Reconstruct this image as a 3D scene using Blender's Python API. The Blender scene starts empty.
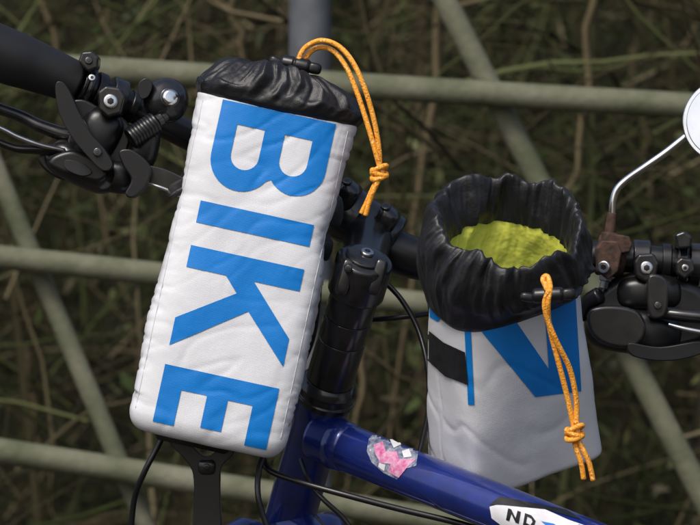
import bpy, bmesh, math, random
from mathutils import Vector, Matrix, noise, Euler
from mathutils.bvhtree import BVHTree
random.seed(7)
S=0.0007; Z0=1.02
scn=bpy.context.scene
def P(a,b,y=0.0):            # drawing units (0.7 mm) -> metres, at depth y
    return Vector(((a-350)*S, y, Z0-(b-262.5)*S))
def F(a,b,y=0.9):
    k=1+(y+0.03)/3.0
    return Vector(((a-350)*S*k, y, Z0-(b-262.5)*S*k))
# ---------------------------------------------------------------- materials
def mat(name,col,rough=0.5,metal=0.0,coat=0.0,sheen=0.0,spec=0.5,var=0.0,vscale=30,col2=None,bump=0.0,bscale=200,bdist=0.0005,weave=0,attr=False,wdist=0.0003,detail=6,crease=0.0,cscale=40):
    m=bpy.data.materials.new(name); m.use_nodes=True; nt=m.node_tree; b=nt.nodes['Principled BSDF']
    b.inputs['Base Color'].default_value=(*col,1); b.inputs['Roughness'].default_value=rough
    b.inputs['Metallic'].default_value=metal; b.inputs['Coat Weight'].default_value=coat
    b.inputs['Coat Roughness'].default_value=0.08
    b.inputs['Sheen Weight'].default_value=sheen; b.inputs['Specular IOR Level'].default_value=spec
    tc=nt.nodes.new('ShaderNodeTexCoord')
    if attr:
        a=nt.nodes.new('ShaderNodeVertexColor'); a.layer_name='Col'
        nt.links.new(a.outputs['Color'],b.inputs['Base Color'])
    elif col2 is not None or var>0:
        n=nt.nodes.new('ShaderNodeTexNoise'); n.inputs['Scale'].default_value=vscale; n.inputs['Detail'].default_value=detail
        n.inputs['Roughness'].default_value=0.65
        nt.links.new(tc.outputs['Object'],n.inputs['Vector'])
        r=nt.nodes.new('ShaderNodeValToRGB'); r.color_ramp.elements[0].position=0.35; r.color_ramp.elements[1].position=0.68
        c2=col2 if col2 is not None else tuple(c*(1-var) for c in col)
        r.color_ramp.elements[0].color=(*c2,1); r.color_ramp.elements[1].color=(*col,1)
        nt.links.new(n.outputs['Fac'],r.inputs['Fac']); nt.links.new(r.outputs['Color'],b.inputs['Base Color'])
        mr=nt.nodes.new('ShaderNodeMapRange'); mr.inputs['To Min'].default_value=min(1,rough*1.25); mr.inputs['To Max'].default_value=rough*0.85
        nt.links.new(n.outputs['Fac'],mr.inputs['Value']); nt.links.new(mr.outputs[0],b.inputs['Roughness'])
    last=None
    if crease>0:
        nz=nt.nodes.new('ShaderNodeTexNoise'); nz.inputs['Scale'].default_value=cscale*.6; nz.inputs['Detail'].default_value=2
        nt.links.new(tc.outputs['Object'],nz.inputs['Vector'])
        mxv=nt.nodes.new('ShaderNodeVectorMath'); mxv.operation='MULTIPLY_ADD'; mxv.inputs[1].default_value=(.02,.02,.02)
        nt.links.new(nz.outputs['Color'],mxv.inputs[0]); nt.links.new(tc.outputs['Object'],mxv.inputs[2])
        v=nt.nodes.new('ShaderNodeTexVoronoi'); v.feature='SMOOTH_F1'; v.inputs['Smoothness'].default_value=0.35; v.inputs['Scale'].default_value=cscale
        nt.links.new(mxv.outputs[0],v.inputs['Vector'])
        bp=nt.nodes.new('ShaderNodeBump'); bp.inputs['Strength'].default_value=1.0; bp.inputs['Distance'].default_value=crease
        nt.links.new(v.outputs['Distance'],bp.inputs['Height']); last=bp
    if bump>0:
        n2=nt.nodes.new('ShaderNodeTexNoise'); n2.inputs['Scale'].default_value=bscale; n2.inputs['Detail'].default_value=3
        nt.links.new(tc.outputs['Object'],n2.inputs['Vector'])
        bp=nt.nodes.new('ShaderNodeBump'); bp.inputs['Strength'].default_value=bump; bp.inputs['Distance'].default_value=bdist
        nt.links.new(n2.outputs['Fac'],bp.inputs['Height'])
        if last: nt.links.new(last.outputs[0],bp.inputs['Normal'])
        last=bp
    if weave>0:
        mp=nt.nodes.new('ShaderNodeMapping'); mp.inputs['Rotation'].default_value=(0,math.radians(12),0)
        nt.links.new(tc.outputs['Object'],mp.inputs['Vector'])
        ws=[]
        for d in ('X','Z'):
            w=nt.nodes.new('ShaderNodeTexWave'); w.wave_type='BANDS'; w.bands_direction=d
            w.inputs['Scale'].default_value=weave; w.inputs['Distortion'].default_value=0.6; w.inputs['Detail Scale'].default_value=3
            nt.links.new(mp.outputs[0],w.inputs['Vector']); ws.append(w)
        mx=nt.nodes.new('ShaderNodeMath'); mx.operation='ADD'
        nt.links.new(ws[0].outputs['Fac'],mx.inputs[0]); nt.links.new(ws[1].outputs['Fac'],mx.inputs[1])
        bp2=nt.nodes.new('ShaderNodeBump'); bp2.inputs['Strength'].default_value=0.3; bp2.inputs['Distance'].default_value=wdist
        nt.links.new(mx.outputs[0],bp2.inputs['Height'])
        if last: nt.links.new(last.outputs[0],bp2.inputs['Normal'])
        last=bp2
    if last: nt.links.new(last.outputs[0],b.inputs['Normal'])
    return m
M_white=mat('white_tarpaulin',(0.74,0.75,0.78),0.34,var=0.08,vscale=14,bump=0.45,bscale=48,bdist=0.0014,weave=300,wdist=0.00011,crease=0.0005,cscale=24,coat=.06)
M_blue=mat('blue_print',(0.003,0.205,0.64),0.34,var=0.10,vscale=26,bump=0.45,bscale=48,bdist=0.0014,weave=300,wdist=0.00011,crease=0.0005,cscale=24)
M_nyl=mat('black_nylon',(0.0075,0.0075,0.0090),0.42,spec=0.45,sheen=0.03,bump=0.6,bscale=70,bdist=0.0026,crease=0.0009,cscale=48,weave=380,wdist=0.0001)
M_yel=mat('yellow_lining',(0.66,0.68,0.10),0.45,var=0.22,vscale=30,bump=0.8,bscale=50,bdist=0.006,crease=.002,cscale=50)
M_rub=mat('black_rubber',(0.012,0.012,0.013),0.55,var=0.3,bump=0.3,bscale=900,bdist=0.0002)
M_pla=mat('black_plastic',(0.009,0.009,0.010),0.31,var=0.4,vscale=60,bump=0.2,bscale=700,bdist=0.0002)
M_gls=mat('black_anodised',(0.007,0.007,0.009),0.24,coat=0.3,col2=(0.018,0.018,0.018),vscale=110)
M_alu=mat('aluminium',(0.62,0.62,0.62),0.28,metal=1,var=0.35,vscale=120)
M_chr=mat('chrome',(0.78,0.78,0.78),0.14,metal=1,var=0.2,vscale=90)
M_navy=mat('navy_paint',(0.010,0.030,0.24),0.3,metal=0.35,coat=1.0,col2=(0.006,0.017,0.14),vscale=60)
M_rust=mat('rusty_steel',(0.11,0.055,0.035),0.75,metal=0.2,col2=(0.03,0.018,0.014),vscale=160,bump=0.5,bscale=500)
M_wst=mat('white_sticker',(0.75,0.75,0.78),0.35,var=0.2,vscale=80)
M_pnk=mat('pink_sticker',(0.55,0.06,0.25),0.3,col2=(0.66,0.42,0.55),vscale=220,bump=.8,bscale=250,bdist=.001)
M_film=mat('torn_film',(0.42,0.44,0.50),0.18,col2=(0.05,0.07,0.16),vscale=170,bump=1,bscale=220,bdist=.002)
M_blst=mat('blue_sticker',(0.02,0.16,0.55),0.35)
M_fen=mat('mossy_painted_pipe',(0.175,0.170,0.120),0.75,col2=(0.068,0.080,0.038),vscale=16,bump=0.6,bscale=160,bdist=0.0015,detail=8)
M_post=mat('galvanised_post',(0.15,0.16,0.18),0.6,metal=0.3,col2=(0.08,0.085,0.09),vscale=18)
M_twig=mat('twig_bark',(0.05,0.04,0.02),0.85,attr=True,spec=0.2)
M_leaf=mat('leaves',(0.05,0.07,0.02),0.6,attr=True,spec=0.3)
M_gnd=mat('leaf_litter',(0.06,0.045,0.025),0.95,col2=(0.02,0.018,0.01),vscale=9,bump=1,bscale=40,bdist=0.02)
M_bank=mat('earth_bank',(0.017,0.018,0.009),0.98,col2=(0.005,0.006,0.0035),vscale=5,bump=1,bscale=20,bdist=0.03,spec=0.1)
M_cord=bpy.data.materials.new('orange_cord'); M_cord.use_nodes=True
nt=M_cord.node_tree; b=nt.nodes['Principled BSDF']; b.inputs['Roughness'].default_value=0.55
tc=nt.nodes.new('ShaderNodeTexCoord'); vo=nt.nodes.new('ShaderNodeTexVoronoi'); vo.inputs['Scale'].default_value=900
nt.links.new(tc.outputs['Object'],vo.inputs['Vector'])
r=nt.nodes.new('ShaderNodeValToRGB'); e=r.color_ramp.elements
e[0].position=0.0; e[0].color=(0.92,0.40,0.035,1); e[1].position=1.0; e[1].color=(1.0,0.60,0.24,1)
x=e.new(0.66); x.color=(0.90,0.34,0.02,1); x=e.new(0.76); x.color=(0.50,0.15,0.01,1); x=e.new(0.86); x.color=(0.95,0.46,0.06,1)
sp=nt.nodes.new('ShaderNodeSeparateColor'); nt.links.new(vo.outputs['Color'],sp.inputs[0]); nt.links.new(sp.outputs[0],r.inputs['Fac'])
nt.links.new(r.outputs['Color'],b.inputs['Base Color'])
bp=nt.nodes.new('ShaderNodeBump'); bp.inputs['Strength'].default_value=0.6; bp.inputs['Distance'].default_value=0.0005
nt.links.new(vo.outputs['Distance'],bp.inputs['Height']); nt.links.new(bp.outputs[0],b.inputs['Normal'])
# ---------------------------------------------------------------- helpers
def empty(name,loc=(0,0,0)):
    o=bpy.data.objects.new(name,None); o.empty_display_size=0.05; scn.collection.objects.link(o); o.location=loc; return o
def obj(name,verts,faces,m,parent=None,smooth=True,mats=None,fm=None):
    me=bpy.data.meshes.new(name); me.from_pydata([tuple(v) for v in verts],[],faces)
    if mats:
        for q in mats: me.materials.append(q)
    else: me.materials.append(m)
    if fm: me.polygons.foreach_set('material_index',fm)
    me.polygons.foreach_set('use_smooth',[smooth]*len(faces)); me.update()
    o=bpy.data.objects.new(name,me); scn.collection.objects.link(o)
    if parent: o.parent=parent
    return o
def catmull(pts,n=8):
    if len(pts)<3: return list(pts)
    out=[]; L=len(pts)
    for i in range(L-1):
        p0=pts[max(i-1,0)];p1=pts[i];p2=pts[i+1];p3=pts[min(i+2,L-1)]
        for k in range(n):
            t=k/n
            out.append([0.5*((2*b)+(-a+c)*t+(2*a-5*b+4*c-d)*t*t+(-a+3*b-3*c+d)*t**3) for a,b,c,d in zip(p0,p1,p2,p3)])
    out.append(list(pts[-1])); return out
def tube(name,pts,m,parent=None,N=20,n=8,flat=1.0,capround=True,up=None):
    raw=[[p.x,p.y,p.z,r*S] for p,r in pts]
    sm=catmull(raw,n)
    C=[Vector(q[:3]) for q in sm]; R=[max(q[3],1e-5) for q in sm]
    T=[]
    for i in range(len(C)):
        t=(C[min(i+1,len(C)-1)]-C[max(i-1,0)])
        T.append(t.normalized() if t.length>1e-9 else Vector((1,0,0)))
    nrm=up.copy() if up else Vector((0,0,1))
    if abs(nrm.dot(T[0]))>0.95: nrm=Vector((0,1,0))
    if capround:
        e=min(R[0]*0.25,0.0015); e2=min(R[-1]*0.25,0.0015)
        C=[C[0]-T[0]*e]+C+[C[-1]+T[-1]*e2]; R=[R[0]-e]+R+[R[-1]-e2]; T=[T[0]]+T+[T[-1]]
    V=[];Fc=[]
    for i,(c,r,t) in enumerate(zip(C,R,T)):
        nrm=(nrm-t*nrm.dot(t)).normalized(); bi=t.cross(nrm)
        for k in range(N):
            a=2*math.pi*k/N; V.append(c+nrm*math.cos(a)*r*flat+bi*math.sin(a)*r)
    for i in range(len(C)-1):
        for k in range(N):
            k2=(k+1)%N; Fc.append((i*N+k,i*N+k2,(i+1)*N+k2,(i+1)*N+k))
    Fc.append(tuple(range(N))[::-1]); Fc.append(tuple((len(C)-1)*N+k for k in range(N)))
    return obj(name,V,Fc,m,parent)
def stack(name,p0,p1,prof,m,parent=None,N=40):
    ax=p1-p0; t=ax.normalized(); nrm=Vector((0,0,1)) if abs(t.z)<0.9 else Vector((0,1,0))
    nrm=(nrm-t*nrm.dot(t)).normalized(); bi=t.cross(nrm); V=[];Fc=[]
    for (s,r) in prof:
        for k in range(N):
            a=2*math.pi*k/N; V.append(p0+ax*s+(nrm*math.cos(a)+bi*math.sin(a))*r*S)
    L=len(prof)
    for i in range(L-1):
        for k in range(N):
            k2=(k+1)%N; Fc.append((i*N+k,i*N+k2,(i+1)*N+k2,(i+1)*N+k))
    Fc.append(tuple(range(N))[::-1]); Fc.append(tuple((L-1)*N+k for k in range(N)))
    o=obj(name,V,Fc,m,parent)
    md=o.modifiers.new('bev','BEVEL'); md.width=0.0005; md.segments=2; md.limit_method='ANGLE'; md.angle_limit=math.radians(28)
    o.data.set_sharp_from_angle(angle=math.radians(50))
    return o
def blob(name,c,r,m,parent=None,rot=(0,0,0),n=2.6,bumpy=0.0,seg=32):
    Rm=Euler([math.radians(a) for a in rot]).to_matrix(); V=[];Fc=[]
    def sp(v,e): return math.copysign(abs(v)**e,v)
    e=2/n; H=seg//2
    for i in range(H+1):
        ph=-math.pi/2+math.pi*i/H
        for k in range(seg):
            th=2*math.pi*k/seg
            v=Vector((sp(math.cos(ph),e)*sp(math.cos(th),e)*r[0],sp(math.cos(ph),e)*sp(math.sin(th),e)*r[1],sp(math.sin(ph),e)*r[2]))*S
            w=Rm@v
            if bumpy: w*=1+bumpy*noise.noise(w*60+c*40)
            V.append(c+w)
    for i in range(H):
        for k in range(seg):
            k2=(k+1)%seg; Fc.append((i*seg+k,i*seg+k2,(i+1)*seg+k2,(i+1)*seg+k))
    o=obj(name,V,Fc,m,parent)
    bm=bmesh.new(); bm.from_mesh(o.data); bmesh.ops.remove_doubles(bm,verts=bm.verts,dist=1e-6); bm.to_mesh(o.data); bm.free()
    return o
def plate(name,outline,y0,y1,m,parent,bev=1.6,inset=0):
    """machined part: outline in drawing units extruded from depth y0 (front) to y1 with rounded edges"""
    n=len(outline); V=[P(a,b_,y0) for a,b_ in outline]+[P(a,b_,y1) for a,b_ in outline]
    Fc=[tuple(range(n)),tuple(range(2*n-1,n-1,-1))]
    for i in range(n):
        j=(i+1)%n; Fc.append((i,n+i,n+j,j))
    o=obj(name,V,Fc,m,parent)
    bm=bmesh.new(); bm.from_mesh(o.data); bmesh.ops.recalc_face_normals(bm,faces=bm.faces); bm.to_mesh(o.data); bm.free()
    for q in o.data.polygons: q.use_smooth=True
    md=o.modifiers.new('bev','BEVEL'); md.width=bev*S; md.segments=4; md.limit_method='ANGLE'; md.angle_limit=math.radians(25); md.harden_normals=True
    return o
def smooth_outline(pts,n=5):
    q=[list(map(float,p_)) for p_ in pts]; L=len(q); out=[]
    for i in range(L):
        p0,p1,p2,p3=q[i-1],q[i],q[(i+1)%L],q[(i+2)%L]
        for k in range(n):
            t=k/n; out.append(tuple(0.5*((2*b)+(-a+c)*t+(2*a-5*b+4*c-d)*t*t+(-a+3*b-3*c+d)*t**3) for a,b,c,d in zip(p0,p1,p2,p3)))
    return out
def bolt(name,c,d,r,parent,m=None):
    d=d.normalized()
    a=stack(name,c,c+d*(r*0.5*S),[(0,r),(0.7,r),(1,r*0.82)],m or M_alu,parent,24)
    stack(name+'_socket',c+d*(r*0.5*S),c+d*((r*0.5+0.35)*S),[(0,r*0.5),(1,r*0.45)],M_pla,parent,6)
    return a
def poly_mesh(polys):
    cu=bpy.data.curves.new('tmp','CURVE'); cu.dimensions='2D'; cu.fill_mode='BOTH'
    for pl in polys:
        s=cu.splines.new('POLY'); s.points.add(len(pl)-1)
        for q,(a,b_) in zip(s.points,pl): q.co=(a,b_,0,1)
        s.use_cyclic_u=True
    o=bpy.data.objects.new('tmp',cu); scn.collection.objects.link(o); bpy.context.view_layer.update()
    me=bpy.data.meshes.new_from_object(o.evaluated_get(bpy.context.evaluated_depsgraph_get()))
    bpy.data.objects.remove(o); return me
def decal(name,polys,target,m,parent,step=2.5,off=0.0005):
    me=poly_mesh(polys); bm=bmesh.new(); bm.from_mesh(me)
    xs=[v.co.x for v in bm.verts]; ys=[v.co.y for v in bm.verts]
    for ax,(lo,hi) in ((0,(min(xs),max(xs))),(1,(min(ys),max(ys)))):
        t=lo+step*0.5
        while t<hi:
            co=Vector((0,0,0)); co[ax]=t; no=Vector((0,0,0)); no[ax]=1
            bmesh.ops.bisect_plane(bm,geom=bm.verts[:]+bm.edges[:]+bm.faces[:],plane_co=co,plane_no=no,dist=1e-4)
            t+=step
    tm=target.data; bvh=BVHTree.FromPolygons([v.co for v in tm.vertices],[tuple(p.vertices) for p in tm.polygons])
    dead=[]
    for v in bm.verts:
        o_=P(v.co.x,v.co.y,-0.6); hit,nm,idx,ds=bvh.ray_cast(o_,Vector((0,1,0)))
        if hit is None: dead.append(v)
        else:
            if nm.y>0: nm=-nm
            v.co=hit+nm*off
    if dead: bmesh.ops.delete(bm,geom=dead,context='VERTS')
    bmesh.ops.recalc_face_normals(bm,faces=bm.faces)
    out=bpy.data.meshes.new(name); bm.to_mesh(out); bm.free(); out.materials.append(m)
    out.polygons.foreach_set('use_smooth',[True]*len(out.polygons))
    o=bpy.data.objects.new(name,out); scn.collection.objects.link(o); o.parent=parent; return o
def arc(cx,cy,r,a0,a1,n=14,ry=None):
    ry=ry or r
    return [(cx+r*math.cos(math.radians(a0+(a1-a0)*i/n)),cy+ry*math.sin(math.radians(a0+(a1-a0)*i/n))) for i in range(n+1)]
def superring(a,b,n,N):
    out=[]
    for k in range(N):
        t=2*math.pi*k/N; c,s=math.cos(t),math.sin(t)
        rr=1/((abs(c)**n+abs(s)**n)**(1/n)); out.append((a*rr*c,b*rr*s))
    return out
def loftmesh(name,rings,m,parent,caps=(False,True),mats=None,ringmat=None):
    N=len(rings[0]); V=[v for r_ in rings for v in r_]; Fc=[];fm=[]
    for i in range(len(rings)-1):
        for k in range(N):
            k2=(k+1)%N; Fc.append((i*N+k,i*N+k2,(i+1)*N+k2,(i+1)*N+k)); fm.append(ringmat[i] if ringmat else 0)
    if caps[0]: Fc.append(tuple(range(N))[::-1]); fm.append(0)
    if caps[1]: Fc.append(tuple((len(rings)-1)*N+k for k in range(N))); fm.append(ringmat[-1] if ringmat else 0)
    return obj(name,V,Fc,m,parent,mats=mats,fm=fm)
def ridged(v): return 1-abs(noise.noise(v))*2
def sm(v):
    v=max(0,v); return v*v*2.2 if v<0.22 else v-0.11
# ================================================================ LEFT BAG
bagL=empty('handlebar_bag',P(245,270,-0.035))
def reparent_fix(e):
    for c in e.children: c.matrix_parent_inverse=e.matrix_world.inverted()
A=math.radians(12.3); ca,sa=math.cos(A),math.sin(A)
yL=-0.040
def BL(u,v,w=0):
    return P(277+u*ca-v*sa,115+u*sa+v*ca,yL+w*S)
N=280; rings=[]
vs=[v for v in (-14+i*2.5 for i in range(0,131)) if v<=314]+[317,320,324,327.5,330.5,332.5,334,335.3,335.8]
for v in vs:
    sh=0
    if v>316:
        t=(v-316)/20; sh=17*(1-math.sqrt(max(0,1-t*t)))
    a=80-1.5*math.sin(v/330*math.pi*2)+ (1.5 if v<30 else 0) - sh; b=44+2*math.sin(max(0,v)/335*math.pi)-sh*0.9
    if v<-3: a-= (-3-v)*0.35; b-=(-3-v)*0.35
    nn=3.4+2.0*min(1,max(0,v)/200)
    ring=[]
    for (x,y) in superring(a,b,nn,N):
        d=2.6*noise.noise(Vector((x*0.014,y*0.02,v*0.011)))+0.9*noise.noise(Vector((x*0.04+7,y*0.04,v*0.025)))
        cr=sm(ridged(Vector((x*0.016+3,v*0.032+x*0.016,y*0.02)))-0.62)*3.6
        cr*=0.35+0.65*abs(math.cos(v/335*math.pi))
        # short tucks running in from the side seams
        ed=min(1,abs(x)/80)**5
        cr+=ed*sm(ridged(Vector((x*0.01,v*0.075,y*0.01+4)))-0.55)*4.5
        cr+=sm(ridged(Vector((x*0.06+31,v*0.03+x*0.02,1)))-0.66)*2.2*math.exp(-((v-5)/30)**2)
        d-=cr
        fade=min(1,max(0,(v+14)/14)); d*=0.35+0.65*fade
        waist=-5.5*math.exp(-((v-112)/26)**2)*max(0,x/a)**2 -3*math.exp(-((v-95)/22)**2)*max(0,-x/a)**3
        r_=math.hypot(x,y); k=1+(d+waist)/max(r_,12)
        vv=v+ (1.2*noise.noise(Vector((x*0.03,y*0.03,3.3))) if v>300 else 0)
        vv-= (abs(x)/80)**6*3*(1 if v>300 else 0)
        ring.append(BL(x*k,vv,y*k))
    rings.append(ring)
body=loftmesh('body',rings,M_white,bagL,caps=(False,True))
rings=[];N2=320
prof=[(-1,78,42,0.0),(-4.5,81.5,46.5,0.15),(-7,83,48.6,0.6),(-11,84.5,50,1.8),(-17,85,51,3.0),(-23,82.5,49,3.8),(-28,78,46,4.4),(-33,70,42,4.8),(-37,61,37,5.2),(-39,50,32,5.4),(-38,40,26,5.0),(-36,30,20,4.6),(-33,20,14,3.4),(-30,11,9,1.5),(-29,3,3,0.2)]
pp=catmull([list(map(float,q)) for q in prof],5)
for (v,a,b,amp) in pp:
    ring=[]
    for k,(x,y) in enumerate(superring(a,b,2.9,N2)):
        th=2*math.pi*k/N2; tw=th+v*0.006
        md=0.65+0.7*(noise.noise(Vector((math.cos(th)*2,math.sin(th)*2,8)))+.4)
        f=noise.noise(Vector((math.cos(tw)*4,math.sin(tw)*4,v*0.04)))*1.2+0.9*md*noise.noise(Vector((math.cos(tw)*11,math.sin(tw)*11,v*0.035+5)))+.25*noise.noise(Vector((math.cos(tw)*22,math.sin(tw)*22,v*0.1+5)))
        d=amp*f; r_=math.hypot(x,y); kk=1+d/max(r_,8)
        vv=v+amp*1.3*noise.noise(Vector((math.cos(th)*6+9,math.sin(th)*6,v*0.04)))
        hump=0 if v>-22 else -(v+22)*0.55*math.exp(-((x-0)/60)**2)
        ring.append(BL(x*kk+ (-6 if v<-30 else 0)*min(1,(-v-30)/8),vv-hump+ (0.0015*x*x if v<-20 else 0)*0.3,y*kk))
    rings.append(ring)
loftmesh('drawstring_collar',rings,M_nyl,bagL,caps=(False,True))
def letter(pl,vstart):
    out=[]
    for p_ in pl:
        q=[]
        for (X,Y) in p_:
            u=-54+Y; v=vstart+X; q.append((277+u*ca-v*sa,115+u*sa+v*ca))
        out.append(q)
    return out
Bp=[[(0,0),(0,114)]+arc(50,85.5,28.5,90,-52)+arc(54,31.5,31.5,58,-90),
    [(21,67),(21,95)]+arc(46,81,14,90,-90), [(21,19),(21,47)]+arc(50,33,14,90,-90)]
Ip=[[(0,0),(0,114),(22,114),(22,0)]]
Kp=[[(0,0),(0,114),(22,114),(22,68),(70,114),(98,114),(52,69),(101,0),(73,0),(37,54),(22,40),(22,0)]]
Ep=[[(0,0),(0,115),(62,115),(62,93),(22,93),(22,68),(54,68),(54,47),(22,47),(22,21),(58,21),(58,0)]]
for nm,pl,st in (('print_b',Bp,-2),('print_i',Ip,100),('print_k',Kp,145),('print_e',Ep,265)):
    decal(nm,letter(pl,st),body,M_blue,bagL)
def surf_line(name,uv,target,m,parent,r=0.9):
    tm=target.data; bvh=BVHTree.FromPolygons([v.co for v in tm.vertices],[tuple(p.vertices) for p in tm.polygons])
    pts=[]
    for (a_,b_) in uv:
        hit,nm,i,d=bvh.ray_cast(P(a_,b_,-0.6),Vector((0,1,0)))
        if hit is not None: pts.append((hit,r))
    if len(pts)>2: return tube(name,pts,m,parent,N=6,n=2,capround=False)
M_seam=mat('seam_thread',(0.55,0.55,0.56),0.8)
for uu,nm in ((-73.5,'seam_left'),(73,'seam_right')):
    uv=[]
    for i in range(40):
        v=2+i*8; uv.append((277+uu*ca-v*sa,115+uu*sa+v*ca))
    surf_line(nm,uv,body,M_seam,bagL,0.5)
def strap(name,pts,parent,w=9): return tube(name,[(p,w) for p in pts],M_nyl,parent,N=12,flat=0.25,up=Vector((0,1,0)))
strap('strap_left',[BL(-78,95,8),BL(-83,88,25),BL(-78,78,60),BL(-60,60,95)],bagL,14)
strap('strap_right',[BL(68,84,-6),BL(80,82,12),BL(80,78,40),BL(60,66,80)],bagL,14)
strap('strap_right_low',[BL(74,122,-2),BL(80,122,18),BL(78,118,50),BL(60,100,80)],bagL,10)
def toggle(parent,c,ang,k=1.0):
    d=Vector((math.cos(ang),-0.15,math.sin(ang))).normalized()
    stack('cord_lock_barrel',c-d*13*S*k,c+d*13*S*k,[(0,5.0*k),(0.08,6.4*k),(0.42,6.6*k),(0.44,5.6*k),(0.50,5.6*k),(0.52,6.8*k),(0.92,6.6*k),(1,5.0*k)],M_pla,parent,28)
    blob('cord_lock_button',c+d*17*S*k,(6*k,5*k,5*k),M_pla,parent,rot=(0,-math.degrees(ang),0),n=3)
    blob('cord_lock_ear',c-d*17*S*k+Vector((0,0,-1*S)),(7*k,5*k,4*k),M_pla,parent,rot=(0,-math.degrees(ang)+12,0),n=3)
cT=P(296,66,yL-0.012)
toggle(bagL,cT,math.radians(-12),1.15)
def jit(p,a=0.6): return p+Vector((random.uniform(-a,a),random.uniform(-a,a),random.uniform(-a,a)))*S
def cord(name,pts,parent,r=2.6): return tube(name,[(jit(p,0.7),r) for p in pts],M_cord,parent,N=12,n=8)
yc=yL-0.014
cord('cord_1',[P(299,72,yc),P(300,60,yc),P(307,48,yc),P(322,42,yc-.004),P(339,48,yc-.008),P(353,65,yc-.012),P(364,90,yc-.013),P(374,120,yc-.012),P(379,148,yc-.01),P(379,168,yc-.008)],bagL)
cord('cord_2',[P(303,74,yc+.004),P(305,62,yc+.004),P(313,51,yc+.004),P(325,49,yc),P(336,55,yc-.003),P(348,73,yc-.007),P(358,99,yc-.010),P(368,127,yc-.011),P(375,150,yc-.011),P(379,168,yc-.011)],bagL)
def knot(parent,c,r=7,lean=0.0):
    for j,(a0,tilt) in enumerate(((0,0.35),(1.3,-0.5),(2.4,1.0))):
        pts=[]
        for i in range(15):
            t=i/14*2*math.pi*0.93+a0
            q=Vector((math.cos(t)*r,math.sin(t)*r*0.8,math.sin(t+tilt*2)*r*0.45*(1 if j<2 else 1.2)+(j-1)*3.4))
            pts.append((c+q*S,2.7))
        tube('knot_loop_%d'%j,pts,M_cord,parent,N=10,n=4)
    blob('knot_core',c,(r*.8,r*.6,r*.9),M_cord,parent)
knot(bagL,P(379,174,yc-.009))
cord('cord_end_1',[P(378,178,yc-.009),P(372,190,yc-.008),P(366,203,yc-.006),P(361,214,yc-.004)],bagL,2.5)
cord('cord_end_2',[P(380,178,yc-.012),P(375,189,yc-.012),P(370,202,yc-.010),P(366,216,yc-.008)],bagL,2.5)
# ================================================================ RIGHT BAG
bagR=empty('handlebar_bag.001',P(510,340,-0.03))
phi=math.radians(30); th0=math.radians(27); roll=math.radians(-4.5)
def frame(phi,yaw,roll):
    return Matrix.Rotation(roll,3,'Y')@Matrix.Rotation(phi,3,'X')@Matrix.Rotation(yaw,3,'Z')
R0=frame(phi,th0,roll)
yR=-0.055
Ctop=P(503,287,yR)
NR=280; rings=[]; HL=203
for i in range(0,84):
    t=i/83
    h=-HL*t
    sh=0
    if t>0.96: q=(t-0.96)/0.04; sh=9*(1-math.sqrt(max(0,1-q*q)))
    a=72-1.5*math.sin(t*math.pi)-sh+6*t; b=50+2*math.sin(t*math.pi)-sh+3*t
    nn=3.2+5.5*t
    ring=[]
    for (x,y) in superring(a,b,nn,NR):
        d=3.2*noise.noise(Vector((x*0.015+20,y*0.02,h*0.012)))+0.8*noise.noise(Vector((x*0.04+7,y*0.04,h*0.03)))
        cr=sm(ridged(Vector((x*0.012+37,h*0.016+x*0.014,y*0.03)))-0.62)*3.6
        d-=cr
        d*=min(1,0.25+t*4)
        r_=math.hypot(x,y); k=1+d/r_
        ring.append(Ctop+R0@Vector((x*k,y*k,h))*S)
    rings.append(ring)
bodyR=loftmesh('body',rings,M_white,bagR,caps=(False,True))
R1=frame(math.radians(40),th0,math.radians(11))
cp=[
 (503,299,71,49,3.2,0.0,0.0,0),(503,293,75.5,53.5,3.1,0.0,0.3,0),(503,285,78,58,2.8,0.15,1.8,0),(503,275,81,66,2.5,0.4,3.4,0),(503,265,84,73,2.3,0.65,4.8,0),
 (503,254,85,77,2.15,0.9,5.6,0),(504,242,85,78,2.1,1,5.8,0),(504,231,82,75,2.1,1,6.0,0),(505,224,78,72,2.1,1,6.0,0),(506,221,74,68,2.1,1,6.0,0),(506,224,70,64,2.1,1,5.8,0),(506,234,66,60,2.1,1,5.4,0),(506,246,62,56,2.1,1,4.8,0),(506,255,61,54,2.1,1,4.2,0),
 (505,258,62,54.5,2.1,1,3.8,1),(504,268,63,50,2.2,.85,3.4,1),(503,285,62,45,2.6,.3,2.6,1),(503,315,60,40,3,0,1.8,1),(508,380,60,40,3.5,0,1.2,1),(514,430,60,40,4,0,1,1)]
pp=catmull([list(map(float,q)) for q in cp],6)
rings=[];rm=[];NC=340
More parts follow.
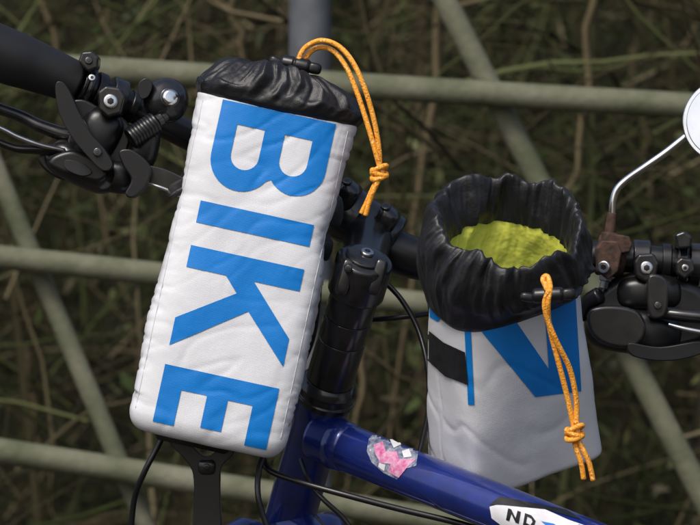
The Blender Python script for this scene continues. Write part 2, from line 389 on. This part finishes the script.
for (cx,cy,a,b,nn,bl,amp,mt) in pp:
    bl=min(1,max(0,bl)); amp=max(0,amp); ring=[]
    Q=R0.to_quaternion().slerp(R1.to_quaternion(),bl).to_matrix()
    dz=(287-cy); c=P(cx,cy,yR-dz*S*math.tan(phi))
    for k,(x,y) in enumerate(superring(a,b,nn,NC)):
        t=2*math.pi*k/NC; tw=t+(cy-250)*0.0045*math.sin(t*2+1)
        md=max(0,0.55+1.5*noise.noise(Vector((math.cos(t)*1.7+4,math.sin(t)*1.7,3))))
        f=noise.noise(Vector((math.cos(tw)*2.2+2,math.sin(tw)*2.2,cy*0.02)))*1.2+noise.noise(Vector((math.cos(tw)*5+2,math.sin(tw)*5,cy*0.03)))*0.9+0.75*md*noise.noise(Vector((math.cos(tw)*12,math.sin(tw)*12,cy*0.03+5)))+.2*noise.noise(Vector((math.cos(tw)*24,math.sin(tw)*24,cy*0.08+5)))
        g=noise.noise(Vector((math.cos(t)*2.4+12,math.sin(t)*2.4,cy*0.02)))+.35*noise.noise(Vector((math.cos(t)*7+12,math.sin(t)*7,cy*0.02)))
        r_=math.hypot(x,y); kk=1+amp*f/r_*1.1
        ring.append(c+Q@Vector((x*kk,y*kk,amp*g*1.9))*S)
    rings.append(ring); rm.append(1 if mt>0.5 else 0)
col=loftmesh('collar_and_lining',rings,None,bagR,caps=(False,True),mats=[M_nyl,M_yel],ringmat=rm)
decal('print_letter',[[(474,312),(507,312),(547,368),(541,302),(573,298),(581,391),(534,396),(482,334),(479,330)]],bodyR,M_blue,bagR)
decal('print_stroke',[[(462,318),(468,318),(473,403),(467,403)]],bodyR,M_blue,bagR)
decal('print_side',[[(421,283),(432,290),(440,300),(444,314),(437,321),(427,315)]],bodyR,M_blue,bagR)
decal('side_strap',[[(424,325),(444,341),(464,350),(467,383),(446,375),(426,357)]],bodyR,M_nyl,bagR,off=0.0014)
strap('strap_to_bar',[P(440,330,yR+.05),P(438,310,yR+.06),P(436,285,yR+.08),P(438,258,yR+.10)],bagR,9)
yk=-0.138
toggle(bagR,P(541,294,yk),math.radians(3),1.15)
cord('cord_1',[P(543,300,yk+.002),P(539,288,yk-.002),P(536,279,yk),P(540,276,yk+.004),P(543,288,yk-.004),P(541,302,yk-.004),P(543,325,yk+.004),P(551,355,yk+.010),P(560,390,yk+.016),P(567,422,yk+.02)],bagR,2.7)
cord('cord_2',[P(541,290,yk-.005),P(537,303,yk-.004),P(541,318,yk),P(549,338,yk+.004),P(563,365,yk+.012),P(570,395,yk+.018),P(570,422,yk+.02)],bagR,2.7)
knot(bagR,P(568,428,yk+.02),7.5)
cord('cord_end_1',[P(566,432,yk+.02),P(571,446,yk+.02),P(575,458,yk+.02),P(577,472,yk+.022)],bagR,2.6)
cord('cord_end_2',[P(571,432,yk+.02),P(577,446,yk+.02),P(582,458,yk+.021),P(586,474,yk+.023)],bagR,2.6)
# ================================================================ BICYCLE
bike=empty('bicycle',(0,0,0))
yb=0.045
bar=[(P(-160,-12,yb-.10),15),(P(0,50,yb-.06),15),(P(100,92,yb-.035),15),(P(190,135,yb-.012),15),(P(280,180,yb),16),(P(330,207,yb),20),(P(350,222,yb),22),(P(400,252,yb),22),(P(440,262,yb),20),(P(500,260,yb),16),(P(600,256,yb),15),(P(700,264,yb),15),(P(840,280,yb+.02),15)]
tube('handlebar',bar,M_pla,bike,N=32,n=10)
tube('grip',[(P(-170,-20,yb-.10),24),(P(-60,27,yb-.08),26),(P(0,53,yb-.065),28),(P(30,64,yb-.056),26),(P(58,75,yb-.05),23),(P(72,81,yb-.047),22)],M_rub,bike,N=40,n=8)
tube('grip_right',[(P(735,270,yb),21),(P(790,276,yb),22),(P(860,284,yb+.02),23)],M_rub,bike,N=32)
d=(P(100,92,yb-.035)-P(0,50,yb-.06)).normalized()
def barpt(px):
    t=(px-0)/100; return P(0,50,yb-.06).lerp(P(100,92,yb-.035),t)
def collar_on(name,px,w,r,m=M_gls,prof=None):
    c=barpt(px); return stack(name,c-d*w/2*S,c+d*w/2*S,prof or [(0,r*0.93),(0.06,r),(0.94,r),(1,r*0.93)],m,bike)
collar_on('grip_lock_ring',80,12,24,M_gls,[(0,21),(.1,24),(.4,24),(.45,22.5),(.6,22.5),(.65,24),(.95,24),(1,22)])
collar_on('shifter_clamp',94,10,20,M_pla)
collar_on('lever_clamp',111,16,22)
collar_on('bar_shim',128,8,17,M_pla)
collar_on('bell_band',150,12,18.5,M_pla)
plate('grip_lock_lug',[(78,62),(82,52),(92,51),(99,57),(98,68),(88,72)],yb-.078,yb-.05,M_gls,bike,2.5)
bolt('clamp_bolt.001',P(89,61,yb-.079),Vector((0.05,-1,0.2)),4,bike,M_gls)
plate('clamp_lug',[(98,92),(106,86),(121,88),(126,98),(122,114),(108,118),(99,110)],yb-.082,yb-.05,M_gls,bike,3)
bolt('clamp_bolt',P(111,102,yb-.083),Vector((0.1,-1,0.1)),7.5,bike)
bolt('clamp_screw',P(92,78,yb-.076),Vector((0.1,-1,0.3)),3.8,bike,M_alu)
g='brake_lever_left_'
plate(g+'bracket',smooth_outline([(64,104),(80,98),(98,106),(120,116),(130,132),(124,160),(128,184),(110,192),(84,184),(56,178),(38,164),(40,152),(60,148),(68,128)]),yb-.058,yb-.02,M_pla,bike,9)
blob(g+'reservoir',P(97,134,yb-.055),(22,20,27),M_pla,bike,rot=(0,28,0),n=3)
blob(g+'pod',P(80,166,yb-.052),(40,26,20),M_gls,bike,rot=(0,26,0),n=2.8)
blob(g+'pod_end',P(116,176,yb-.05),(18,20,17),M_pla,bike,rot=(0,10,0),n=3)
plate(g+'shifter_cover',smooth_outline([(52,156),(74,150),(98,160),(108,174),(98,183),(72,177),(50,167)]),yb-.074,yb-.055,M_pla,bike,5)
plate(g+'pivot_arm',smooth_outline([(57,86),(64,83),(71,92),(80,112),(92,134),(106,150),(114,166),(104,171),(88,156),(72,136),(60,112)]),yb-.092,yb-.070,M_pla,bike,5)
bolt(g+'pivot',P(99,153,yb-.093),Vector((0,-1,.1)),4.5,bike,M_gls)
plate(g+'gear_window',smooth_outline([(66,160),(82,163),(92,172),(82,176),(66,169)]),yb-.077,yb-.070,M_rub,bike,1.5)
tube(g+'blade',[(P(100,128,yb-.05),12),(P(70,134,yb-.05),11),(P(40,126,yb-.05),10),(P(15,114,yb-.05),9),(P(-30,98,yb-.06),8.5),(P(-90,75,yb-.08),8)],M_gls,bike,flat=0.7)
tube(g+'blade_edge',[(P(64,150,yb-.07),3),(P(40,145,yb-.073),3.6),(P(18,137,yb-.075),3.6),(P(0,128,yb-.076),3.4),(P(-40,112,yb-.08),3.2)],M_alu,bike,flat=0.7)
tube(g+'trigger',[(P(62,152,yb-.06),9),(P(40,149,yb-.065),9),(P(15,148,yb-.065),7),(P(-6,140,yb-.065),6)],M_pla,bike,flat=0.6)
p0=P(130,139,yb-.075);p1=P(156,122,yb-.07)
pr=[]
for i in range(9):
    t=i/9; pr+= [(t,10.9),(t+0.02,11.5),(t+0.08,11.5),(t+0.10,10.9)]
stack('barrel_adjuster',p0,p1,pr,M_pla,bike)
stack('barrel_tip',P(156,122,yb-.07),P(166,116,yb-.066),[(0,7),(.5,7),(.55,5),(1,5)],M_gls,bike)
plate('thumb_lever',smooth_outline([(120,152),(132,150),(146,160),(152,172),(146,188),(134,198),(126,194),(132,180),(124,166)]),yb-.088,yb-.064,M_pla,bike,5)
plate('thumb_lever.001',smooth_outline([(140,166),(162,168),(190,182),(196,196),(180,196),(158,186),(142,182)]),yb-.07,yb-.048,M_gls,bike,5)
tube('thumb_lever_edge',[(P(146,183,yb-.072),1.4),(P(162,188,yb-.073),2.0),(P(182,197,yb-.07),1.6)],M_alu,bike)
blob('lever_link',P(143,146,yb-.055),(15,18,22),M_pla,bike,rot=(0,10,0),n=3)
dr=Vector((1,0,-0.06)).normalized()
def cR(name,px,w,r,m=M_gls):
    c=P(px,256+(px-600)*0.08,yb); return stack(name,c-dr*w/2*S,c+dr*w/2*S,[(0,r*.93),(0.06,r),(0.94,r),(1,r*.93)],m,bike)
cR('bar_collar',648,18,21); cR('bar_collar.001',674,10,19,M_pla); cR('bar_collar.002',690,10,24); cR('bar_collar.003',703,12,22)
plate('clamp_lug.003',[(638,262),(643,254),(659,253),(664,264),(661,278),(650,283),(640,276)],yb-.028,yb,M_gls,bike,3); bolt('clamp_bolt.002',P(651,268,yb-.029),Vector((0,-1,0.05)),7,bike)
plate('clamp_lug.001',[(680,234),(690,230),(698,236),(697,248),(683,249)],yb-.026,yb,M_gls,bike,3)
plate('clamp_lug.002',[(680,262),(686,257),(698,259),(700,272),(690,280),(681,274)],yb-.03,yb,M_gls,bike,3)
bolt('clamp_bolt.003',P(690,268,yb-.031),Vector((0,-1,0)),4,bike,M_alu)
g='brake_lever_right_'
plate(g+'bracket',smooth_outline([(622,278),(650,272),(690,280),(716,296),(720,336),(690,352),(650,354),(616,350),(594,336),(592,310),(602,292)]),yb-.016,yb+.024,M_pla,bike,10)
blob(g+'reservoir',P(655,294,yb-.01),(34,20,18),M_pla,bike,n=3)
blob(g+'pod',P(640,332,yb-.008),(50,26,24),M_pla,bike,rot=(0,6,0),n=3)
plate(g+'cover',smooth_outline([(592,312),(614,306),(642,312),(650,332),(638,348),(612,347),(594,334)]),yb-.036,yb-.015,M_gls,bike,7)
plate(g+'hinge',smooth_outline([(652,276),(668,278),(672,296),(668,316),(654,318),(650,298)]),yb-.044,yb-.02,M_gls,bike,4)
bolt(g+'hinge_pin',P(661,306,yb-.045),Vector((0,-1,.1)),4,bike,M_gls)
tube(g+'blade',[(P(655,312,yb-.03),9),(P(690,316,yb-.035),10),(P(730,320,yb-.035),9),(P(800,330,yb-.02),8)],M_gls,bike,flat=.7)
tube(g+'blade_edge',[(P(672,325,yb-.044),1.6),(P(690,330,yb-.045),2.6),(P(712,334,yb-.045),2.6)],M_alu,bike)
plate(g+'trigger',smooth_outline([(632,344),(664,348),(706,342),(712,352),(676,362),(638,358)]),yb-.04,yb-.018,M_pla,bike,4)
tube(g+'adjuster',[(P(604,296,yb-.02),9),(P(592,304,yb-.015),8),(P(586,320,yb-.01),5)],M_pla,bike)
hx=(P(362,262,-.03)-P(322,400,0.03)).normalized()
def H(t,off=0): return P(325,398,0.03)+hx*t*S
stack('head_tube',H(-185),H(-6),[(0,27),(0.03,28),(0.1,26),(0.85,26),(0.92,29),(1,29)],M_navy,bike,48)
stack('headset_cup',H(-6),H(20),[(0,30),(0.25,31),(0.3,29),(0.6,29),(0.62,30),(0.85,28.5),(1,25)],M_gls,bike,48)
t=20
for i,hh in enumerate((52,27,27)):
    stack('spacer_%d'%i,H(t),H(t+hh-.4),[(0,24),(0.02,24.6),(0.98,24.6),(1,24)],M_gls,bike,40); t+=hh
t+=2
stack('stem_clamp',H(t-2),H(t+42),[(0,27),(0.06,29),(0.9,29),(0.96,27.5),(1,23)],M_gls,bike,48)
stack('top_cap',H(t+42),H(t+47),[(0,21),(0.5,21),(1,16)],M_gls,bike,40)
bolt('top_cap_bolt',H(t+47),hx,7,bike)
top=H(t+20)
tube('stem_extension',[(top,26),(top.lerp(P(371,226,yb),.5),24),(P(371,228,yb),27)],M_gls,bike,N=28,flat=.95)
bd=(P(400,248,yb)-P(345,212,yb)).normalized(); bc=P(368,226,yb)
stack('stem_face_clamp',bc-bd*34*S,bc+bd*32*S,[(0,27),(0.05,30),(0.3,30),(0.34,28),(0.6,28),(0.64,30),(0.95,30),(1,27)],M_gls,bike,40)
for i,s in enumerate((-25,22)):
    c=bc+bd*s*S+Vector((0,-.016,0.013)); blob('clamp_ear_%d'%i,c,(12,15,15),M_gls,bike,rot=(20,35,0),n=3.4)
    bolt('ear_bolt_%d'%i,c+Vector((0,-.008,.009)),Vector((0,-.6,.8)),5.5,bike,M_gls)
for s_ in (-1,1):
    blob('stem_pinch_lug%d'%s_,H(t+19)+Vector((0.0115*s_+.001,-.014,0)),(7,9,19),M_gls,bike,rot=(0,15,0),n=4)
bolt('pinch_bolt',H(t+9)+Vector((-.010,-.0205,0)),Vector((-.2,-1,0)),4.2,bike,M_gls)
bolt('pinch_bolt.001',H(t+29)+Vector((-.010,-.0205,0)),Vector((-.2,-1,0)),4.2,bike,M_gls)
tt0=P(318,440,0.03); tt1=P(1010,690,-0.37)
TT=tube('top_tube',[(tt0,25),(tt0.lerp(tt1,.1),24),(tt0.lerp(tt1,.5),24),(tt1,24)],M_navy,bike,N=48,n=16)
tube('weld_bead',[(tt0.lerp(tt1,.028),27),(tt0.lerp(tt1,.045),25)],M_navy,bike,N=40,n=3)
hb=H(-160); bb=Vector((0.42,-0.42,0.29))
tube('down_tube',[(hb,26),(hb.lerp(bb,.5),27),(bb,27)],M_navy,bike,N=40)
tube('seat_tube',[(bb,20),(tt1+Vector((0.01,0,0.03)),20)],M_navy,bike,N=32)
sd=(tt1+Vector((0.01,0,0.03))-bb).normalized()
tube('seat_post',[(tt1,17),(tt1+sd*0.26,17)],M_gls,bike)
sp_=tt1+sd*0.28; hdg=Vector((-0.75,0.66,0)).normalized(); side=Vector((0.66,0.75,0)).normalized()
tube('saddle',[(sp_-hdg*0.13,60),(sp_-hdg*0.09,95),(sp_-hdg*0.02,85),(sp_+hdg*0.07,40),(sp_+hdg*0.14,24)],M_rub,bike,flat=0.35,N=32)
rear=bb-hdg*0.43+Vector((0,0,0.05)); rear.z=0.34
fa=H(-190)+hdg*0.13; fa.z=0.34
for s_ in (-1,1):
    o_=side*0.06*s_
    tube('chain_stay%d'%s_,[(bb+o_*.5,12),(rear+o_,9)],M_navy,bike)
    tube('seat_stay%d'%s_,[(tt1+o_*.5,9),(rear+o_,8)],M_navy,bike)
    tube('fork_leg%d'%s_,[(H(-200)+o_*.3,18),(H(-225)+o_,20),(fa+o_+Vector((0,0,.15)),16),(fa+o_,11)],M_navy,bike)
stack('fork_crown',H(-215),H(-188),[(0,30),(1,27)],M_gls,bike)
def wheel(c,nm):
    for (R_,r_,m_) in ((0.315,0.025,M_rub),(0.29,0.012,M_alu)):
        V=[];Fc=[];n1,n2=96,14
        for i in range(n1):
            a_=2*math.pi*i/n1; rad=hdg*math.cos(a_)+Vector((0,0,1))*math.sin(a_)
            for k in range(n2):
                b_=2*math.pi*k/n2; V.append(c+rad*(R_+r_*math.cos(b_))+side*r_*math.sin(b_))
        for i in range(n1):
            for k in range(n2): Fc.append((i*n2+k,((i+1)%n1)*n2+k,((i+1)%n1)*n2+(k+1)%n2,i*n2+(k+1)%n2))
        obj(nm+('_tyre' if m_ is M_rub else '_rim'),V,Fc,m_,bike)
    V=[];Fc=[]
    for i in range(32):
        a_=2*math.pi*i/32; rad=hdg*math.cos(a_)+Vector((0,0,1))*math.sin(a_); q=len(V); s_=side*(0.03 if i%2 else -0.03)
        w_=rad.cross(side)*0.001
        V+=[c+s_-w_,c+s_+w_,c+rad*.285+w_,c+rad*.285-w_, c+s_-side*.001,c+s_+side*.001,c+rad*.285+side*.001,c+rad*.285-side*.001]; Fc+=[(q,q+1,q+2,q+3),(q+4,q+5,q+6,q+7)]
    obj(nm+'_spokes',V,Fc,M_alu,bike,smooth=False)
    stack(nm+'_hub',c-side*.05,c+side*.05,[(0,12),(.1,28),(.2,18),(.8,18),(.9,28),(1,12)],M_alu,bike)
wheel(fa,'front_wheel'); wheel(rear,'rear_wheel')
stack('chainring',bb+side*-.05,bb+side*-.046,[(0,120),(1,120)],M_gls,bike,64)
decal('sticker_film',[[(369,440),(378,432),(392,437),(398,431),(413,431),(410,446),(418,452),(416,465),(405,468),(397,479),(384,473),(372,463),(367,452)]],TT,M_film,bike,step=4,off=.0003)
decal('sticker_pink',[[(374,446),(383,443),(386,452),(397,452),(399,459),(416,459),(408,466),(399,477),(389,472),(391,464),(381,463),(376,455)]],TT,M_pnk,bike,step=4,off=.0006)
decal('sticker_torn',[[(389,440),(396,437),(401,446),(394,449)],[(380,463),(386,465),(385,471),(379,467)],[(402,452),(409,450),(412,457),(404,458)]],TT,M_wst,bike,step=3,off=.0009)
decal('sticker_band',[[(487,502),(500,498),(540,503),(562,512),(600,524),(610,560),(560,550),(515,532),(489,513)]],TT,M_wst,bike,step=4,off=.0003)
decal('sticker_dark',[[(487,500),(497,492),(560,503),(575,512),(540,503),(500,500)]],TT,M_gls,bike,step=4,off=.0005)
decal('sticker_blue',[[(536,514),(548,516),(570,530),(560,534)],[(548,527),(553,524),(572,516),(580,520)]],TT,M_blst,bike,step=4,off=.0006)
for nm,pl in (('sticker_n',[[(503,514),(505,503),(508,504),(512,512),(514,505),(517,506),(515,517),(512,516),(508,508),(506,515)]]),
              ('sticker_d',[[(519,518),(521,507),(527,509),(531,514),(529,520),(524,520)],[(522,516),(523,510),(527,512),(528,515),(526,518)]])):
    decal(nm,pl,TT,M_pla,bike,step=3,off=.0007)
def cable(nm,pts,r=3.0,m=M_pla): return tube(nm,[(p,r) for p in pts],m,bike,N=12,n=10)
cable('cable_1',[P(385,282,.02),P(402,300,.015),P(418,328,.01),P(428,365,0),P(430,405,0),P(424,440,.0),P(418,462,0.0)],2.8)
cable('cable_2',[P(345,322,.05),P(385,320,.04),P(415,317,.04),P(445,314,.05),P(520,312,.05),P(600,300,.04)],2.8)
cable('cable_3',[P(262,452,-.01),P(268,470,-.02),P(300,482,-.03),P(345,494,-.04),P(400,508,-.045),P(460,522,-.05),P(520,540,-.055)],3.2)
cable('cable_4',[P(268,445,-.02),P(259,470,-.025),P(258,495,-.03),P(264,518,-.03),P(275,545,-.03)],3.0)
cable('cable_5',[P(166,428,0),P(155,450,0),P(142,475,.0),P(131,505,.01),P(126,560,.02)],3.0)
cable('cable_6',[P(320,250,.05),P(318,300,.05),P(312,340,.05),P(300,372,.05),P(292,410,.04)],2.6)
cable('cable_7',[P(300,462,.0),P(308,480,-.02),P(322,498,-.03),P(345,520,-.03),P(360,545,-.03)],2.6)
br=empty('lamp_bracket',P(198,470,0))
plate('yoke',smooth_outline([(156,424),(172,426),(190,446),(206,458),(220,446),(228,432),(240,438),(232,456),(221,468),(219,490),(219,560),(193,560),(193,488),(188,466),(170,446)]),-.012,.008,M_pla,br,4)
blob('boss',P(206,468,-.012),(9,5,8),M_gls,br,n=3); bolt('boss_screw',P(206,468,-.0158),Vector((0,-1,0)),3.5,br,M_gls)
strap('fixing_strap',[P(158,430,-.01),P(190,436,-.02),P(232,446,-.01)],br,11)
bell=empty('bicycle_bell',P(165,98,yb-.06))
cb=P(166,99,yb-.060); dbl=Vector((0.25,-1,0.12)).normalized()
stack('bell_dome',cb-dbl*10*S,cb+dbl*16*S,[(0,21),(0.08,23),(0.22,23),(0.26,21.8),(0.32,22.6),(0.5,21.8),(0.68,19),(0.82,15),(0.93,11),(1,9.5)],M_gls,bell,56)
stack('bell_button',cb+dbl*15*S,cb+dbl*19.5*S,[(0,8.5),(0.6,8.2),(1,6)],M_chr,bell,32)
plate('bell_striker',smooth_outline([(138,84),(146,78),(152,84),(148,96),(140,98)]),yb-.072,yb-.058,M_pla,bell,2)
mir=empty('bicycle_mirror',P(612,250,yb))
stack('clamp_band',P(603,254,yb),P(632,258,yb),[(0,19),(0.08,21),(0.4,21),(0.44,19),(.56,19),(.6,21),(.92,21),(1,19)],M_rust,mir)
plate('clamp_block',[(600,248),(606,240),(622,241),(626,252),(622,272),(612,280),(602,272)],yb-.030,yb,M_rust,mir,2)
plate('clamp_block.001',[(608,238),(612,232),(634,236),(637,244),(634,252),(622,254),(610,250)],yb-.026,yb,M_rust,mir,2)
bolt('clamp_bolt',P(608,267,yb-.031),Vector((-.3,-1,0)),6.5,mir)
stack('clamp_nut',P(611,276,yb-.018),P(608,289,yb-.018),[(0,7),(.4,7),(.41,5),(1,5)],M_alu,mir,6)
stack('arm_socket',P(613,246,yb-.018),P(617,212,yb-.018),[(0,8.5),(.4,8),(.41,5.5),(1,4.6)],M_rust,mir)
tube('arm',[(P(617,214,yb-.018),3.8),(P(618,200,yb-.018),3.8),(P(622,188,yb-.018),3.8),(P(632,178,yb-.018),3.8),(P(652,164,yb-.02),3.8),(P(672,150,yb-.02),3.8),(P(692,134,yb-.02),3.8)],M_chr,mir,N=16)
cm=P(730,119,yb-.03); dm=Vector((-0.28,-1,0.10)).normalized()
stack('mirror_shell',cm-dm*26*S,cm+dm*5*S,[(0,12),(0.2,26),(0.5,36),(0.85,42),(0.93,43),(1,42)],M_chr,mir,64)
stack('mirror_glass',cm+dm*4.5*S,cm+dm*5.6*S,[(0,38.5),(1,38)],mat('mirror_glass',(0.76,0.77,0.8),0.08,metal=1,var=.15,vscale=40),mir,64)
blob('ball_joint',P(699,130,yb-.02),(7,7,7),M_chr,mir)
# ================================================================ FENCE
fence=empty('metal_fence',(0,0.9,0))
def extend(a,b,y,xa,xb):
    m_=(b[1]-a[1])/(b[0]-a[0]); return [(F(x_,a[1]+(x_-a[0])*m_,y),0) for x_ in (xa,(xa*2+xb)/3,(xa+xb*2)/3,xb)]
def pipe(nm,a,b,w,y,xa,xb,m=M_fen):
    pts=[(p+Vector((0,0,0.0025*math.sin(i*2.1))),w/2*1.3) for i,(p,_) in enumerate(extend(a,b,y,xa,xb))]
    tube(nm,pts,m,fence,N=28,n=10)
pipe('rail_top',(100,71),(700,104),26,0.9,-900,1500)
pipe('rail_mid',(0,259),(320,292),24,0.9,-900,1500)
pipe('rail_low',(0,453),(440,520),26,0.9,-900,1500)
def bar2(nm,a,b,w,y=0.87):
    p,q=F(*a,y),F(*b,y); dd=q-p
    tube(nm,[(p-dd*0.05,w/2*1.3),(p+dd*.33,w/2*1.3),(p+dd*.66,w/2*1.3),(q+dd*.05,w/2*1.3)],M_fen,fence,N=24,n=8)
bar2('brace_right',(385,-115),(790,665),24,0.925)
bar2('brace_left',(-75,0),(215,690),20,0.925)
for i,x_ in enumerate((310,1250,-750)):
    p=F(x_,0,0.94); tube('post_%d'%i,[(Vector((p.x,.94,-0.1)),28),(Vector((p.x,.94,1)),28),(Vector((p.x,.94,1.75)),28)],M_post,fence,N=28,n=3)
# ================================================================ THICKET
def ribbons(name,items,m,sides=3):
    V=[];Fc=[];Cc=[]
    for pts,rad,c in items:
        q0=len(V)
        for i,p in enumerate(pts):
            t=(pts[min(i+1,len(pts)-1)]-pts[max(i-1,0)]).normalized()
            n_=t.cross(Vector((0,1,0.01))).normalized(); b_=t.cross(n_)
            rr=rad*(1-0.75*i/(len(pts)-1))
            for k in range(sides):
                a_=2*math.pi*k/sides; V.append(p+(n_*math.cos(a_)+b_*math.sin(a_))*rr); Cc.append(c)
        for i in range(len(pts)-1):
            for k in range(sides):
                k2=(k+1)%sides; Fc.append((q0+i*sides+k,q0+i*sides+k2,q0+(i+1)*sides+k2,q0+(i+1)*sides+k))
    o=obj(name,V,Fc,m); ca_=o.data.color_attributes.new('Col','FLOAT_COLOR','POINT')
    flat_=[]
    for c in Cc: flat_+= [c[0],c[1],c[2],1]
    ca_.data.foreach_set('color',flat_); return o
def walk(p,dirv,L,n,wob,droop=0.0):
    pts=[p.copy()]; dv=dirv.normalized()
    for i in range(n):
        dv=(dv+Vector((random.gauss(0,wob),random.gauss(0,wob*.7),random.gauss(0,wob)-droop))).normalized()
        p=p+dv*(L/n); pts.append(p.copy())
    return pts
cols=[(0.034,0.028,0.014),(0.062,0.052,0.026),(0.13,0.105,0.058),(0.060,0.070,0.024),(0.016,0.015,0.008),(0.095,0.105,0.042),(0.25,0.205,0.125),(0.036,0.048,0.014)]
wts=[4.5,4,2.4,3.8,4.5,2.2,1.0,3.6]
items=[]
def rx(central): return random.uniform(-0.75,0.75) if central else random.uniform(-2.6,2.6)
for i in range(3900):
    cen=random.random()<0.62; y=random.uniform(1.25,3.2)
    x=rx(cen); z=random.uniform(0.3,1.75) if cen else random.uniform(0,2.8)
    a_=random.choice([random.gauss(math.pi/2,.45),random.uniform(-.7,.7),random.gauss(math.pi*.75,.3),random.gauss(0.6,.3)])
    dv=Vector((math.cos(a_)*random.choice((-1,1)),random.gauss(0,.35),math.sin(a_)))
    c=random.choices(cols,wts)[0]; f=random.uniform(.7,1.2)
    items.append((walk(Vector((x,y,z)),dv,random.uniform(.2,.8),8,.16,0.05),random.choice((.0012,.0016,.0022,.003,.0038)),tuple(q*f for q in c)))
for i in range(130):
    y=random.uniform(1.3,3.2); x=random.uniform(-2.4,2.4)
    c=random.choice(((0.075,0.06,0.035),(0.05,0.044,0.02),(0.058,0.065,0.026)))
    items.append((walk(Vector((x,y,0)),Vector((random.gauss(0,.12),0,1)),random.uniform(1.8,3),14,.05),random.uniform(.006,.013),c))
for (a,b,c_,d_,y,w) in ((600,-30,560,260,1.5,.0085),(445,-20,405,330,1.6,.0095),(228,-30,250,90,1.7,.007),(60,60,130,330,1.8,.005),(365,320,350,470,1.5,.007),(640,120,660,300,2.2,.006),(20,340,45,470,2.0,.006)):
    p,q=F(a,b,y),F(c_,d_,y); dv=q-p
    pts=[p+dv*(t_/10)+Vector((random.gauss(0,.004),0,0)) for t_ in range(-4,15)]
    items.append((pts,w,(0.16,0.125,0.07)))
ribbons('shrub_thicket',items,M_twig)
V=[];Fc=[];Cc=[]
for i in range(28000):
    cen=random.random()<0.6; y=random.uniform(1.5,3.4); x=rx(cen); z=random.uniform(0.2,1.8) if cen else random.uniform(0,3)
    nv=noise.noise(Vector((x*3.2,y*1.5,z*3.2)))
    if nv<0.08: continue
    c=Vector((x,y,z)); s=random.uniform(.004,.013)
    u=Vector((random.gauss(0,1),random.gauss(0,1),random.gauss(0,1))).normalized(); w=u.cross(Vector((random.gauss(0,1),random.gauss(0,1),random.gauss(0,1)))).normalized()
    q=len(V); V+=[c-u*s*1.4,c+w*s*.6-u*s*.2,c+u*s*1.4,c-w*s*.6-u*s*.2]; Fc.append((q,q+1,q+2,q+3))
    cc=random.choice(((.04,.065,.016),(.06,.085,.022),(.035,.042,.014),(.11,.12,.045),(.045,.058,.018),(.07,.06,.03))); Cc+=[cc]*4
o=obj('foliage',V,Fc,M_leaf,smooth=False); ca_=o.data.color_attributes.new('Col','FLOAT_COLOR','POINT'); fl=[]
for c in Cc: fl+=[*c,1]
ca_.data.foreach_set('color',fl)
V=[];Fc=[];nx_,ny_=120,110
for j in range(ny_):
    for i in range(nx_):
        x=-60+120*i/(nx_-1); x=math.copysign((abs(x)/60)**2*60,x); y=-40+(100*j/(ny_-1))
        V.append((x,y,0.01*noise.noise(Vector((x,y,0)))))
for j in range(ny_-1):
    for i in range(nx_-1): Fc.append((j*nx_+i,j*nx_+i+1,(j+1)*nx_+i+1,(j+1)*nx_+i))
obj('ground',V,Fc,M_gnd)
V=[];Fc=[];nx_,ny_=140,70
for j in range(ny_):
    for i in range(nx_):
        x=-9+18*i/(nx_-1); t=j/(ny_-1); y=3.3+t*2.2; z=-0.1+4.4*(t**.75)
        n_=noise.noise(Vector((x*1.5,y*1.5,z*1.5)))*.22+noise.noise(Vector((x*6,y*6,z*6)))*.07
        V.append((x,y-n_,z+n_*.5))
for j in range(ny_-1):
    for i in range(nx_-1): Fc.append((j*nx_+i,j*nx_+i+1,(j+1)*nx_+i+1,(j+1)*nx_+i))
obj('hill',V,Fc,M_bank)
bpy.context.view_layer.update()
for e_ in (bagL,bagR,bike,bell,mir,br,fence): reparent_fix(e_)
# ================================================================ LIGHT, CAMERA
w=bpy.data.worlds.new('World'); scn.world=w; w.use_nodes=True; nt=w.node_tree
sk=nt.nodes.new('ShaderNodeTexSky'); sk.sky_type='NISHITA'; sk.sun_disc=False
el=math.radians(50); az=math.radians(206)
sk.sun_elevation=el; sk.sun_rotation=az; sk.air_density=1.0; sk.dust_density=4
bg=nt.nodes['Background']; bg.inputs['Strength'].default_value=0.15
nt.links.new(sk.outputs[0],bg.inputs['Color'])
sd_=Vector((math.sin(az)*math.cos(el),math.cos(az)*math.cos(el),math.sin(el)))
L=bpy.data.lights.new('sun','SUN'); L.energy=2.0; L.angle=math.radians(20); L.color=(1,.98,.94)
lo=bpy.data.objects.new('sun',L); scn.collection.objects.link(lo); lo.rotation_euler=sd_.to_track_quat('Z','Y').to_euler(); lo.location=sd_*10
cam=bpy.data.cameras.new('camera'); co=bpy.data.objects.new('camera',cam); scn.collection.objects.link(co)
co.location=(0,-3.03,Z0); co.rotation_euler=(math.radians(90),0,0); cam.lens=36*3.0/(700*S); cam.sensor_width=36
cam.clip_start=0.05; cam.clip_end=500; cam.dof.use_dof=True; cam.dof.focus_distance=2.97; cam.dof.aperture_fstop=16
scn.camera=co
scn.view_settings.view_transform='Standard'; scn.view_settings.look='None'; scn.view_settings.exposure=0
